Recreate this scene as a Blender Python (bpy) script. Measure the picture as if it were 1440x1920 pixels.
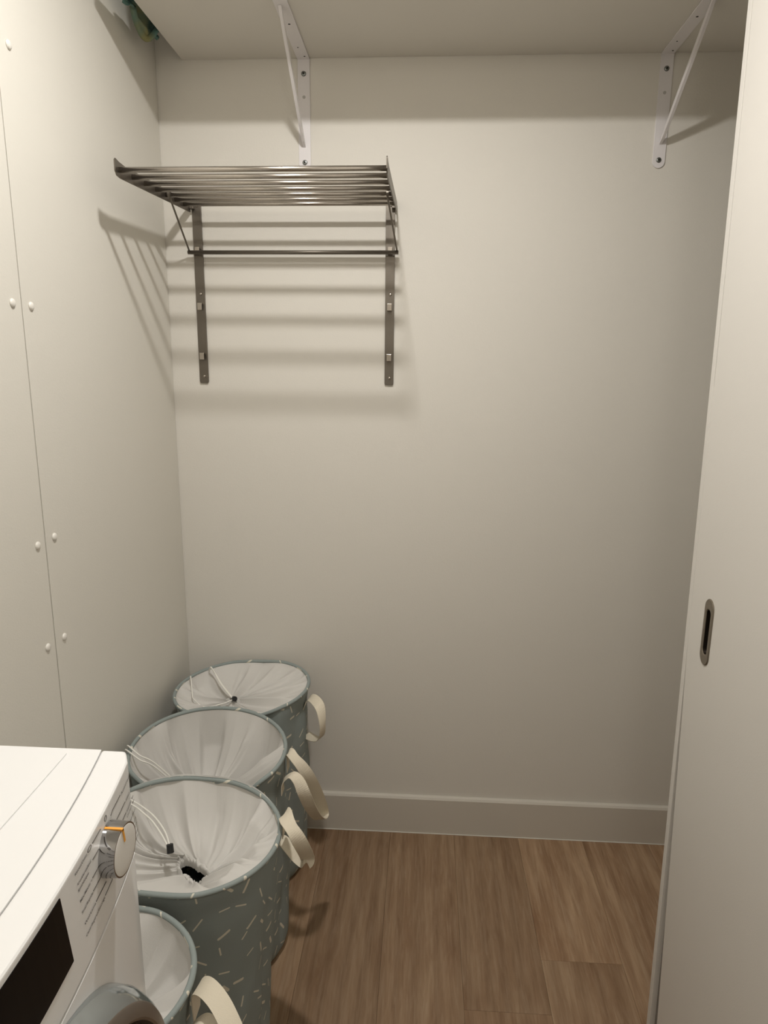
import bpy, bmesh, math, random
from mathutils import Vector, Matrix, noise

S = bpy.context.scene
for ob in list(bpy.data.objects):
    bpy.data.objects.remove(ob)
C = S.collection
PI = math.pi

# ------------------------------------------------------------------ camera
EYE = Vector((0, 0, 1.55))
D = 2.0414            # distance of the back wall
W = 0.749             # distance of the left wall
SHELF_Z = 2.341
yaw, pitch, roll, FPX = 0.05704, -0.21632, 0.00911, 1286.47
fwd = Vector((-math.sin(yaw) * math.cos(pitch), math.cos(yaw) * math.cos(pitch), math.sin(pitch)))
rt = Vector((math.cos(yaw), math.sin(yaw), 0))
up = rt.cross(fwd)
r2 = math.cos(roll) * rt + math.sin(roll) * up
u2 = -math.sin(roll) * rt + math.cos(roll) * up
cam_data = bpy.data.cameras.new('camera')
cam_data.sensor_fit = 'HORIZONTAL'
cam_data.sensor_width = 36
cam_data.lens = FPX / 1440 * 36
cam_data.clip_start = 0.02
cam = bpy.data.objects.new('camera', cam_data)
C.objects.link(cam)
cam.matrix_world = Matrix(((r2.x, u2.x, -fwd.x, EYE.x), (r2.y, u2.y, -fwd.y, EYE.y), (r2.z, u2.z, -fwd.z, EYE.z), (0, 0, 0, 1)))
S.camera = cam

# ------------------------------------------------------------------ world, light, exposure
wd = bpy.data.worlds.new('world')
wd.use_nodes = True
wd.node_tree.nodes['Background'].inputs[0].default_value = (0.05, 0.047, 0.043, 1)
wd.node_tree.nodes['Background'].inputs[1].default_value = 0.3
S.world = wd
S.view_settings.view_transform = 'Standard'
S.view_settings.look = 'None'
S.view_settings.gamma = 1
S.view_settings.use_curve_mapping = False
S.view_settings.exposure = 0.05
LAMP = Vector((-0.14, 1.02, 2.55))
ld = bpy.data.lights.new('ceiling_bulb', 'POINT')
ld.energy = 1.6
ld.color = (1.0, 0.978, 0.945)
ld.shadow_soft_size = 0.042
lo = bpy.data.objects.new('ceiling_bulb', ld)
lo.location = LAMP
C.objects.link(lo)
ad_ = bpy.data.lights.new('ceiling_diffuser', 'AREA')
ad_.shape = 'DISK'; ad_.size = 0.085; ad_.energy = 15.0
ad_.color = (1.0, 0.978, 0.945)
ao = bpy.data.objects.new('ceiling_diffuser', ad_)
ao.location = LAMP                          # an area light points down by default
C.objects.link(ao)

FILL_POS = Vector((0.15, -0.55, 2.44))        # unseen fill light, added behind the viewer to soften the contrast
gd = bpy.data.lights.new('fill_light', 'POINT')
gd.energy = 9
gd.color = (1.0, 0.96, 0.90)
gd.shadow_soft_size = 0.13
go = bpy.data.objects.new('fill_light', gd)
go.location = FILL_POS
C.objects.link(go)

# ------------------------------------------------------------------ materials
def mat(name, col, rough=0.5, metal=0.0, bump=0.0, bscale=300, var=0.0, vscale=6, sheen=0.0, coat=0.0, spec=0.5):
    m = bpy.data.materials.new(name)
    m.use_nodes = True
    nt = m.node_tree
    b = nt.nodes['Principled BSDF']
    b.inputs['Base Color'].default_value = (*col, 1)
    b.inputs['Roughness'].default_value = rough
    b.inputs['Metallic'].default_value = metal
    b.inputs['Specular IOR Level'].default_value = spec
    if sheen: b.inputs['Sheen Weight'].default_value = sheen
    if coat: b.inputs['Coat Weight'].default_value = coat
    tc = nt.nodes.new('ShaderNodeTexCoord')
    if var:
        n = nt.nodes.new('ShaderNodeTexNoise'); n.inputs['Scale'].default_value = vscale; n.inputs['Detail'].default_value = 4
        nt.links.new(tc.outputs['Object'], n.inputs['Vector'])
        mx = nt.nodes.new('ShaderNodeMix'); mx.data_type = 'RGBA'
        mx.inputs['A'].default_value = (*[c * (1 - var) for c in col], 1)
        mx.inputs['B'].default_value = (*[min(1, c * (1 + var)) for c in col], 1)
        nt.links.new(n.outputs['Fac'], mx.inputs['Factor'])
        nt.links.new(mx.outputs['Result'], b.inputs['Base Color'])
    if bump:
        n = nt.nodes.new('ShaderNodeTexNoise'); n.inputs['Scale'].default_value = bscale; n.inputs['Detail'].default_value = 3
        nt.links.new(tc.outputs['Object'], n.inputs['Vector'])
        bp = nt.nodes.new('ShaderNodeBump'); bp.inputs['Strength'].default_value = bump; bp.inputs['Distance'].default_value = 0.001
        nt.links.new(n.outputs['Fac'], bp.inputs['Height'])
        nt.links.new(bp.outputs['Normal'], b.inputs['Normal'])
    return m

M = {}
M['paint'] = mat('wall_paint', (0.70, 0.668, 0.605), 0.75, bump=0.25, bscale=260, var=0.015, vscale=3)
M['panel'] = mat('panel_board', (0.70, 0.672, 0.605), 0.5, bump=0.2, bscale=300, var=0.015, vscale=3)
M['ceiling'] = mat('ceiling_paint', (0.8, 0.78, 0.74), 0.8)
M['base'] = mat('baseboard_paint', (0.60, 0.56, 0.49), 0.5)
M['door'] = mat('door_lacquer', (0.70, 0.67, 0.62), 0.42, bump=0.15, bscale=400)
M['seal'] = mat('seal_grey', (0.16, 0.14, 0.12), 0.8)
M['shelf'] = mat('shelf_melamine', (0.66, 0.63, 0.57), 0.5, var=0.02, vscale=8)
M['white_metal'] = mat('white_powder_metal', (0.74, 0.71, 0.71), 0.38)
M['steel'] = mat('brushed_steel', (0.46, 0.42, 0.375), 0.24, 0.97)
M['steel_dark'] = mat('brushed_steel_flat', (0.175, 0.155, 0.13), 0.38, 0.85)
M['screw'] = mat('zinc_screw', (0.22, 0.23, 0.22), 0.3, 0.9)
M['hole'] = mat('dark_hole', (0.02, 0.018, 0.015), 0.9)
M['chrome'] = mat('chrome', (0.43, 0.43, 0.44), 0.05, 1.0)
M['enamel'] = mat('white_enamel', (0.80, 0.795, 0.785), 0.3, coat=0.2)
M['knob_white'] = mat('knob_white', (0.74, 0.72, 0.68), 0.4)
M['orange'] = mat('orange_mark', (0.85, 0.38, 0.05), 0.4)
M['glass_black'] = mat('black_display', (0.003, 0.002, 0.002), 0.35, spec=0.12)
M['ring'] = mat('door_ring_brown', (0.20, 0.165, 0.135), 0.35, 0.6)
M['ink'] = mat('grey_ink', (0.06, 0.052, 0.045), 0.6)
M['liner'] = mat('liner_cotton', (0.62, 0.60, 0.565), 0.9, bump=0.5, bscale=900, sheen=0.1)
M['cord'] = mat('cord_cotton', (0.82, 0.80, 0.74), 0.85)
M['webbing'] = mat('cream_webbing', (0.70, 0.63, 0.50), 0.85, bump=0.6, bscale=900)
M['black'] = mat('black_plastic', (0.008, 0.008, 0.008), 0.5)
M['plain_blue'] = mat('rim_fabric', (0.25, 0.30, 0.305), 0.85)
M['subfloor'] = mat('subfloor_dark', (0.05, 0.035, 0.025), 0.9)

def towel_mat():
    m = mat('towel_green', (0.2, 0.36, 0.32), 0.95, bump=0.6, bscale=500)
    nt = m.node_tree; b = nt.nodes['Principled BSDF']
    tc = nt.nodes.new('ShaderNodeTexCoord')
    n = nt.nodes.new('ShaderNodeTexNoise'); n.inputs['Scale'].default_value = 14
    nt.links.new(tc.outputs['Object'], n.inputs['Vector'])
    cr = nt.nodes.new('ShaderNodeValToRGB')
    cr.color_ramp.elements[0].position = 0.42; cr.color_ramp.elements[0].color = (0.10, 0.19, 0.165, 1)
    cr.color_ramp.elements[1].position = 0.72; cr.color_ramp.elements[1].color = (0.22, 0.21, 0.09, 1)
    nt.links.new(n.outputs['Fac'], cr.inputs[0]); nt.links.new(cr.outputs[0], b.inputs['Base Color'])
    return m
M['towel'] = towel_mat()

def sprinkle_mat():
    """blue-grey cotton printed with small cream dashes, laid out in the fabric's own UVs (metres)"""
    m = bpy.data.materials.new('sprinkle_fabric'); m.use_nodes = True
    nt = m.node_tree; N = nt.nodes; L = nt.links
    b = N['Principled BSDF']; b.inputs['Roughness'].default_value = 0.9; b.inputs['Specular IOR Level'].default_value = 0.25
    uv = N.new('ShaderNodeUVMap'); uv.uv_map = 'uv'
    SC = 20.5
    vo = N.new('ShaderNodeTexVoronoi'); vo.voronoi_dimensions = '2D'; vo.inputs['Scale'].default_value = SC; vo.inputs['Randomness'].default_value = 0.62
    L.new(uv.outputs[0], vo.inputs['Vector'])
    def vm(op, a, c):
        n = N.new('ShaderNodeVectorMath'); n.operation = op
        for k, x in enumerate((a, c)):
            if x is None: continue
            if isinstance(x, tuple): n.inputs[k].default_value = x
            else: L.new(x, n.inputs[k])
        return n.outputs[0]
    def fm(op, a, c=None, d=None):
        n = N.new('ShaderNodeMath'); n.operation = op
        for k, x in enumerate((a, c, d)):
            if x is None: continue
            if isinstance(x, (int, float)): n.inputs[k].default_value = x
            else: L.new(x, n.inputs[k])
        return n.outputs[0]
    d = vm('SUBTRACT', uv.outputs[0], vo.outputs['Position'])      # offset from the cell's point, metres
    sx = N.new('ShaderNodeSeparateXYZ'); L.new(d, sx.inputs[0])
    cs = N.new('ShaderNodeSeparateColor'); L.new(vo.outputs['Color'], cs.inputs[0])
    ang = fm('MULTIPLY', cs.outputs[0], 6.283)
    ca = fm('COSINE', ang); sa = fm('SINE', ang)
    a = fm('ADD', fm('MULTIPLY', sx.outputs[0], ca), fm('MULTIPLY', sx.outputs[1], sa))
    c = fm('SUBTRACT', fm('MULTIPLY', sx.outputs[1], ca), fm('MULTIPLY', sx.outputs[0], sa))
    aa = fm('ABSOLUTE', a)
    hl = fm('ADD', fm('MULTIPLY', cs.outputs[1], 0.006), 0.0075)    # half length minus cap
    over = fm('MAXIMUM', fm('SUBTRACT', aa, hl), 0.0)
    dist = fm('SQRT', fm('ADD', fm('MULTIPLY', over, over), fm('MULTIPLY', c, c)))
    wid = fm('ADD', fm('MULTIPLY', fm('GREATER_THAN', cs.outputs[2], 0.7), 0.0014), 0.0019)
    inside = fm('SMOOTH_MIN', fm('MAXIMUM', fm('MULTIPLY', fm('SUBTRACT', wid, dist), 2500.0), 0.0), 1.0, 0.01)
    mx = N.new('ShaderNodeMix'); mx.data_type = 'RGBA'
    mx.inputs['A'].default_value = (0.268, 0.303, 0.290, 1)
    mx.inputs['B'].default_value = (0.66, 0.62, 0.52, 1)
    L.new(inside, mx.inputs['Factor']); L.new(mx.outputs['Result'], b.inputs['Base Color'])
    n = N.new('ShaderNodeTexNoise'); n.inputs['Scale'].default_value = 900
    tc = N.new('ShaderNodeTexCoord'); L.new(tc.outputs['Object'], n.inputs['Vector'])
    bp = N.new('ShaderNodeBump'); bp.inputs['Strength'].default_value = 0.4; bp.inputs['Distance'].default_value = 0.001
    L.new(n.outputs['Fac'], bp.inputs['Height']); L.new(bp.outputs['Normal'], b.inputs['Normal'])
    return m
M['sprinkle'] = sprinkle_mat()

def oak_mat():
    m = bpy.data.materials.new('oak_planks'); m.use_nodes = True
    nt = m.node_tree; N = nt.nodes; L = nt.links
    b = N['Principled BSDF']; b.inputs['Roughness'].default_value = 0.55; b.inputs['Specular IOR Level'].default_value = 0.35
    tc = N.new('ShaderNodeTexCoord'); oi = N.new('ShaderNodeObjectInfo')
    cb = N.new('ShaderNodeCombineXYZ')
    for k, f in enumerate((37.0, 91.0, 53.0)):
        mm = N.new('ShaderNodeMath'); mm.operation = 'MULTIPLY'; mm.inputs[1].default_value = f
        L.new(oi.outputs['Random'], mm.inputs[0]); L.new(mm.outputs[0], cb.inputs[k])
    ad = N.new('ShaderNodeVectorMath'); ad.operation = 'ADD'
    L.new(tc.outputs['Object'], ad.inputs[0]); L.new(cb.outputs[0], ad.inputs[1])
    def mapping(s):
        mp = N.new('ShaderNodeMapping'); mp.inputs['Scale'].default_value = s
        L.new(ad.outputs[0], mp.inputs['Vector']); return mp.outputs[0]
    def nz(s, sc, det, dist=0.0, rough=0.6):
        n = N.new('ShaderNodeTexNoise'); n.inputs['Scale'].default_value = sc; n.inputs['Detail'].default_value = det
        n.inputs['Distortion'].default_value = dist; n.inputs['Roughness'].default_value = rough
        L.new(mapping(s), n.inputs['Vector']); return n.outputs['Fac']
    broad = nz((1, 0.22, 1), 9, 4, 0.8)                 # wide tone bands
    fine = nz((1, 0.07, 1), 125, 5, 0.5)                    # pores running along the plank
    wv = N.new('ShaderNodeTexWave'); wv.wave_type = 'BANDS'; wv.bands_direction = 'X'
    wv.inputs['Scale'].default_value = 7; wv.inputs['Distortion'].default_value = 9; wv.inputs['Detail'].default_value = 3; wv.inputs['Detail Scale'].default_value = 0.9
    L.new(mapping((1, 0.13, 1)), wv.inputs['Vector'])
    def mix(f, a, c, fac=None, mode='MIX'):
        mx = N.new('ShaderNodeMix'); mx.data_type = 'RGBA'; mx.blend_type = mode
        if isinstance(f, float): mx.inputs['Factor'].default_value = f
        else: L.new(f, mx.inputs['Factor'])
        for nm, x in (('A', a), ('B', c)):
            if isinstance(x, tuple): mx.inputs[nm].default_value = (*x, 1)
            else: L.new(x, mx.inputs[nm])
        return mx.outputs['Result']
    def ramp(f, p0, p1):
        r = N.new('ShaderNodeMapRange'); r.inputs['From Min'].default_value = p0; r.inputs['From Max'].default_value = p1
        L.new(f, r.inputs['Value']); return r.outputs[0]
    base = mix(ramp(broad, 0.32, 0.7), (0.245, 0.142, 0.076), (0.39, 0.262, 0.158))
    base = mix(ramp(wv.outputs['Fac'], 0.0, 1.0), base, mix(0.30, base, (0.15, 0.08, 0.04)))
    base = mix(ramp(fine, 0.47, 0.70), base, mix(0.28, base, (0.50, 0.38, 0.26)))
    base = mix(ramp(fine, 0.46, 0.28), base, mix(0.30, base, (0.14, 0.075, 0.04)))
    vk = N.new('ShaderNodeTexVoronoi'); vk.inputs['Scale'].default_value = 2.4
    L.new(mapping((1, 0.75, 0)), vk.inputs['Vector'])
    base = mix(ramp(vk.outputs['Distance'], 0.055, 0.012), base, (0.10, 0.055, 0.03))
    ml = N.new('ShaderNodeMapRange'); ml.inputs['To Min'].default_value = 0.80; ml.inputs['To Max'].default_value = 1.16
    L.new(oi.outputs['Random'], ml.inputs['Value'])
    hv = N.new('ShaderNodeHueSaturation'); L.new(ml.outputs[0], hv.inputs['Value']); L.new(base, hv.inputs['Color'])
    L.new(hv.outputs[0], b.inputs['Base Color'])
    bp = N.new('ShaderNodeBump'); bp.inputs['Strength'].default_value = 0.35; bp.inputs['Distance'].default_value = 0.0008
    L.new(fine, bp.inputs['Height']); L.new(bp.outputs['Normal'], b.inputs['Normal'])
    return m
M['oak'] = oak_mat()

# ------------------------------------------------------------------ helpers
def link(name, me, m, parent=None, smooth=False, label=None, kind=None, group=None, category=None):
    o = bpy.data.objects.new(name, me)
    C.objects.link(o)
    if m is not None and not me.materials: me.materials.append(m)
    if smooth:
        me.shade_smooth()
    if parent is not None: o.parent = parent
    if label: o['label'] = label
    if kind: o['kind'] = kind
    if group: o['group'] = group
    if category: o['category'] = category
    return o

def from_bm(bm, name):
    me = bpy.data.meshes.new(name)
    bmesh.ops.recalc_face_normals(bm, faces=bm.faces)
    bm.to_mesh(me); bm.free()
    return me

def thing(name, label, category, loc=(0, 0, 0), group=None):
    o = bpy.data.objects.new(name, None)
    C.objects.link(o); o.location = loc; o.empty_display_size = 0.05
    o['label'] = label; o['category'] = category
    if group: o['group'] = group
    return o

def box_bm(x0, x1, y0, y1, z0, z1, bev=0.0, seg=2, bm=None):
    own = bm is None
    t = bmesh.new()
    vs = [t.verts.new((x, y, z)) for x in (x0, x1) for y in (y0, y1) for z in (z0, z1)]
    for f in ((0, 1, 3, 2), (4, 6, 7, 5), (0, 4, 5, 1), (2, 3, 7, 6), (0, 2, 6, 4), (1, 5, 7, 3)):
        t.faces.new([vs[i] for i in f])
    bmesh.ops.recalc_face_normals(t, faces=t.faces)
    if bev:
        bmesh.ops.bevel(t, geom=list(t.edges), offset=bev, segments=seg, affect='EDGES', profile=0.5)
    if own: return t
    me = bpy.data.meshes.new('tmp'); t.to_mesh(me); t.free(); bm.from_mesh(me); bpy.data.meshes.remove(me)
    return bm

def box(name, x0, x1, y0, y1, z0, z1, m, parent=None, bev=0.0, **k):
    if parent is not None:
        p = parent.location; x0 -= p.x; x1 -= p.x; y0 -= p.y; y1 -= p.y; z0 -= p.z; z1 -= p.z
    return link(name, from_bm(box_bm(x0, x1, y0, y1, z0, z1, bev), name), m, parent, **k)

def prism_bm(outline, axis, a0, a1, bev=0.0, bm=None, seg=2):
    """outline: list of 2-D points; extruded along axis ('x': points are (y,z), 'y': (x,z), 'z': (x,y))"""
    t = bmesh.new()
    def P(p, a):
        return {'x': (a, p[0], p[1]), 'y': (p[0], a, p[1]), 'z': (p[0], p[1], a)}[axis]
    A = [t.verts.new(P(p, a0)) for p in outline]; B = [t.verts.new(P(p, a1)) for p in outline]
    n = len(outline)
    t.faces.new(A); t.faces.new(B[::-1])
    for i in range(n):
        t.faces.new((A[i], A[(i + 1) % n], B[(i + 1) % n], B[i]))
    bmesh.ops.recalc_face_normals(t, faces=t.faces)
    if bev:
        ed = [e for e in t.edges if len(e.link_faces) == 2 and e.calc_face_angle() > 0.7]
        bmesh.ops.bevel(t, geom=ed, offset=bev, segments=seg, affect='EDGES', profile=0.5)
    if bm is None: return t
    me = bpy.data.meshes.new('tmp'); t.to_mesh(me); t.free(); bm.from_mesh(me); bpy.data.meshes.remove(me)
    return bm

def catmull(pts, n=8, closed=False):
    pts = [Vector(p) for p in pts]; out = []
    L = len(pts)
    rng = range(L) if closed else range(L - 1)
    for i in rng:
        if closed: p0, p1, p2, p3 = pts[i - 1], pts[i], pts[(i + 1) % L], pts[(i + 2) % L]
        else: p0, p1, p2, p3 = pts[max(i - 1, 0)], pts[i], pts[i + 1], pts[min(i + 2, L - 1)]
        for k in range(n):
            t = k / n
            out.append(0.5 * ((2 * p1) + (-p0 + p2) * t + (2 * p0 - 5 * p1 + 4 * p2 - p3) * t * t + (-p0 + 3 * p1 - 3 * p2 + p3) * t ** 3))
    if not closed: out.append(pts[-1])
    return out

def tube_bm(pts, r, seg=10, closed=False, caps=True, bm=None, uvs=False):
    bm = bm or bmesh.new()
    pts = [Vector(p) for p in pts]; n = len(pts)
    uvl = bm.loops.layers.uv.get('uv') or bm.loops.layers.uv.new('uv') if uvs else None
    ref = None; rings = []
    for i, p in enumerate(pts):
        if closed: t = pts[(i + 1) % n] - pts[i - 1]
        else: t = pts[min(i + 1, n - 1)] - pts[max(i - 1, 0)]
        t.normalize()
        if ref is None: ref = Vector((0, 0, 1)) if abs(t.z) < 0.9 else Vector((1, 0, 0))
        a = (ref - t * ref.dot(t)); a.normalize(); b = t.cross(a)
        ref = a
        rings.append([bm.verts.new(p + (a * math.cos(2 * PI * k / seg) + b * math.sin(2 * PI * k / seg)) * r) for k in range(seg)])
    m = n if closed else n - 1
    acc = 0.0
    for i in range(m):
        A = rings[i]; B = rings[(i + 1) % n]
        ln = (pts[(i + 1) % n] - pts[i]).length
        for k in range(seg):
            f = bm.faces.new((A[k], A[(k + 1) % seg], B[(k + 1) % seg], B[k]))
            if uvs:
                w = 2 * PI * r / seg
                for lp, c in zip(f.loops, ((acc, k * w), (acc, (k + 1) * w), (acc + ln, (k + 1) * w), (acc + ln, k * w))): lp[uvl].uv = c
        acc += ln
    if caps and not closed:
        bm.faces.new(rings[0][::-1]); bm.faces.new(rings[-1])
    return bm

def tube(name, pts, r, m, parent=None, seg=10, closed=False, **k):
    if parent is not None: pts = [Vector(p) - parent.location for p in pts]
    return link(name, from_bm(tube_bm(pts, r, seg, closed), name), m, parent, smooth=True, **k)

def disc_bm(c, axis, r0, r1, h, seg=28, dome=0.0, bm=None):
    """round plug from c along +axis vector: radius r0 at base to r1 at height h, optional dome on top"""
    bm = bm or bmesh.new()
    c = Vector(c); ax = Vector(axis).normalized()
    a = ax.orthogonal().normalized(); b = ax.cross(a)
    prof = [(r0, 0), (r1, h)]
    if dome:
        prof += [(r1 * math.cos(t), h + dome * math.sin(t)) for t in (0.4, 0.8, 1.2)]
    rings = [[bm.verts.new(c + ax * z + (a * math.cos(2 * PI * k / seg) + b * math.sin(2 * PI * k / seg)) * r) for k in range(seg)] for r, z in prof]
    for A, B in zip(rings, rings[1:]):
        for k in range(seg): bm.faces.new((A[k], A[(k + 1) % seg], B[(k + 1) % seg], B[k]))
    bm.faces.new(rings[0][::-1]); bm.faces.new(rings[-1])
    return bm

def auto_smooth(o, ang=0.6):
    me = o.data
    me.shade_smooth()
    bm = bmesh.new(); bm.from_mesh(me)
    for e in bm.edges:
        if len(e.link_faces) == 2 and e.calc_face_angle() > ang: e.smooth = False
    bm.to_mesh(me); bm.free()
    return o

# ------------------------------------------------------------------ setting
CEIL = 2.62
Y0 = -1.0
XR = 1.22
DX = 0.55                                   # plane of the sliding door
floor = box('floor', -W - 0.05, XR + 0.05, Y0 - 0.05, D + 0.05, -0.06, -0.011, M['subfloor'], kind='structure',
            label='oak plank floor with wide boards running towards the back wall', category='floor')
PW = 0.2125
first = 0.128 - 5 * PW
random.seed(11)
ends_at = {4: [0.30, 1.39], 5: [0.15, 1.39, 99], 6: [0.25, 1.548], 7: [0.75, 99], 3: [0.10, 1.30, 99], 2: [0.9], 1: [0.4, 1.7], 0: [0.5]}
ends_fixed = {5: [0.12, 1.39], 6: [0.30, 1.548], 7: [0.85], 4: [0.62], 3: [-0.1, 1.22], 2: [0.5], 1: [0.1, 1.5], 8: [0.3, 1.7], 9: [0.9]}
col = 0
x = first
while x < XR:
    x0, x1 = max(x, -W), min(x + PW, XR)
    if x1 - x0 > 0.01:
        ys = [Y0] + [e for e in ends_fixed.get(col, [0.6]) if Y0 < e < D] + [D]
        for ya, yb in zip(ys, ys[1:]):
            cx, cy = (x0 + x1) / 2, (ya + yb) / 2
            hx, hy = (x1 - x0) / 2 - 0.00022, (yb - ya) / 2 - 0.00022
            o = link('plank', from_bm(box_bm(-hx, hx, -hy, hy, -0.010, 0.0, 0.0003, 1), 'plank'), M['oak'], floor)
            o.location = (cx, cy, 0)
    x += PW; col += 1

box('ceiling', -W - 0.05, XR + 0.05, Y0 - 0.05, D + 0.05, CEIL, CEIL + 0.05, M['ceiling'], kind='structure',
    label='plain white ceiling above the laundry room', category='ceiling')
wl = box('wall_left', -W - 0.05, -W - 0.009, Y0, D, -0.011, CEIL, M['seal'], kind='structure',
         label='left wall clad with off-white boards and capped screws', category='wall')
YS = 1.2826
box('wall_panel', -W - 0.009, -W, Y0, YS - 0.0018, 0, CEIL, M['panel'], wl, bev=0.0008)
box('wall_panel', -W - 0.009, -W, YS + 0.0018, D - 0.0015, 0, CEIL, M['panel'], wl, bev=0.0008)
capm = None
for y, z in ((1.252, 1.647), (1.312, 1.646), (1.253, 1.192), (1.315, 1.194), (1.252, 0.98), (1.316, 0.976), (1.321, 2.091),
             (1.252, 2.10), (1.252, 0.62), (1.316, 0.61), (1.252, 0.2), (1.316, 0.2)):
    if capm is None:
        capm = from_bm(disc_bm((0, 0, 0), (1, 0, 0), 0.0084, 0.0078, 0.0014, 20, dome=0.0034), 'screw_cap')
        capm.materials.append(mat('cap_plastic', (0.75, 0.72, 0.66), 0.35)); capm.shade_smooth()
    o = bpy.data.objects.new('screw_cap', capm); C.objects.link(o); o.parent = wl; o.location = (-W, y, z)
box('wall_back', -W - 0.05, XR + 0.05, D, D + 0.05, -0.011, CEIL, M['paint'], kind='structure',
    label='plain off-white back wall behind the drying rack', category='wall')
box('wall_right', XR, XR + 0.05, Y0, D, -0.011, CEIL, M['paint'], kind='structure',
    label='off-white right wall beyond the sliding door', category='wall')
box('wall_front', -W - 0.05, XR + 0.05, Y0 - 0.05, Y0, -0.011, CEIL, M['paint'], kind='structure',
    label='off-white wall behind the viewer', category='wall')
# baseboard with eased top edge
prof = [(D, 0), (D - 0.014, 0), (D - 0.014, 0.127), (D - 0.010, 0.1335), (D - 0.004, 0.1355), (D, 0.1355)]
link('baseboard_back', from_bm(prism_bm(prof, 'x', -W + 0.0005, XR), 'baseboard_back'), M['base'], kind='structure',
     label='low grey-white baseboard along the back wall', category='baseboard')
box('caulk_line', -W + 0.001, XR, D - 0.0165, D - 0.0142, 0.0003, 0.0022, mat('caulk', (0.72, 0.69, 0.62), 0.6), bpy.data.objects['baseboard_back'], label='thin pale caulk line at the floor')
# sliding door post, painted gap shade and leaf (right)
def edge_y(z): return 1.348 + 0.0235 * z
PT = 2.42
post = link('trim_1', from_bm(prism_bm([(edge_y(0) - 0.017, 0.001), (edge_y(0), 0.001), (edge_y(PT), PT), (edge_y(PT) - 0.017, PT)], 'x', DX, DX + 0.05, 0.001), 'trim_1'),
            M['door'], kind='structure', label='narrow pale post at the far edge of the sliding door', category='trim')
link('gap_shade_strip', from_bm(prism_bm([(edge_y(0) - 0.075, 0.001), (edge_y(0) - 0.0172, 0.001), (edge_y(PT) - 0.0172, PT), (edge_y(PT) - 0.075, PT)], 'x', DX + 0.012, DX + 0.05), 'gap_shade_strip'),  # dark colour stands in for the shade inside the door gap
     mat('gap_shade_brown', (0.22, 0.195, 0.17), 0.8), post, label='recessed strip with the shade of the door gap painted dark')
def leaf_y(z):
    g = 0.003 if z > 1.5 else 0.0006
    return edge_y(z) - 0.0176 - g - max(0.0, 1.0 - z) * 0.045
# leaf with a real pocket for the pull
HY0, HY1, HZ0, HZ1 = 1.2585, 1.2785, 1.003, 1.094
bm = bmesh.new()
zs = [0.008, 0.35, 0.7, HZ0, HZ1, 1.5, 1.52, PT]
yn = 0.42
grid = []
for z in zs:
    grid.append([bm.verts.new((DX, yy, z)) for yy in (yn, HY0, HY1, leaf_y(z))])
for i in range(len(zs) - 1):
    for j in range(3):
        if zs[i] == HZ0 and j == 1: continue
        bm.faces.new((grid[i][j], grid[i][j + 1], grid[i + 1][j + 1], grid[i + 1][j]))
back = [[bm.verts.new((DX + 0.038, yy, z)) for yy in (yn, leaf_y(z))] for z in zs]
for i in range(len(zs) - 1):
    bm.faces.new((back[i][0], back[i + 1][0], back[i + 1][1], back[i][1]))
    bm.faces.new((grid[i][0], grid[i + 1][0], back[i + 1][0], back[i][0]))
    bm.faces.new((grid[i][3], back[i][1], back[i + 1][1], grid[i + 1][3]))
for r_, b_ in ((grid[0], back[0]), (grid[-1], back[-1])):
    bm.faces.new((r_[0], r_[1], r_[2], r_[3], b_[1], b_[0]))
door = link('door_1', from_bm(bm, 'door_1'), M['door'], kind='structure',
            label='off-white sliding door leaf with a recessed steel pull', category='door')
box('wall_header', DX, DX + 0.06, Y0, edge_y(PT), PT + 0.004, CEIL, M['paint'], kind='structure',
    label='wall strip above the sliding door', category='wall').name = 'trim_2'
box('wall_side', DX, DX + 0.06, Y0, yn - 0.004, 0, PT + 0.004, M['paint'], kind='structure',
    label='side wall on the near side of the sliding door', category='wall').name = 'wall_side'
box('wall_partition', DX + 0.052, XR, 1.29, 1.325, 0, CEIL, M['paint'], kind='structure',
    label='partition behind the sliding door', category='wall').name = 'wall_inner'

# flush pull
def stadium(cy, cz, hw, hh, n=12):
    pts = []
    for k in range(n + 1):
        a = PI * k / n
        pts.append((cy + hw * math.cos(a), cz + (hh - hw) + hw * math.sin(a)))
    for k in range(n + 1):
        a = PI + PI * k / n
        pts.append((cy + hw * math.cos(a), cz - (hh - hw) + hw * math.sin(a)))
    return pts
def ringloop(bm, pts, x): return [bm.verts.new((x, p[0], p[1])) for p in pts]
cy, cz = 1.2685, 1.0485
bm = bmesh.new()
loops = [ringloop(bm, stadium(cy, cz, 0.0195, 0.0665), DX), ringloop(bm, stadium(cy, cz, 0.0195, 0.0665), DX - 0.0012),
         ringloop(bm, stadium(cy, cz, 0.0180, 0.0650), DX - 0.0024), ringloop(bm, stadium(cy, cz, 0.0110, 0.0470), DX - 0.0024),
         ringloop(bm, stadium(cy, cz, 0.0098, 0.0450), DX - 0.001)]
for A, B in zip(loops, loops[1:]):
    for k in range(len(A)): bm.faces.new((A[k], A[(k + 1) % len(A)], B[(k + 1) % len(B)], B[k]))
hd = auto_smooth(link('flush_handle', from_bm(bm, 'flush_handle'), mat('pull_steel', (0.27, 0.235, 0.19), 0.3, 0.85), door, label='oval brushed steel recessed pull'), 0.5)
bm = bmesh.new()
loops = [ringloop(bm, stadium(cy, cz, 0.0098, 0.0450), DX - 0.001), ringloop(bm, stadium(cy, cz, 0.0092, 0.0440), DX + 0.010), ringloop(bm, stadium(cy, cz, 0.006, 0.040), DX + 0.014)]
for A, B in zip(loops, loops[1:]):
    for k in range(len(A)): bm.faces.new((A[k], A[(k + 1) % len(A)], B[(k + 1) % len(B)], B[k]))
bm.faces.new(loops[-1])
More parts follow.
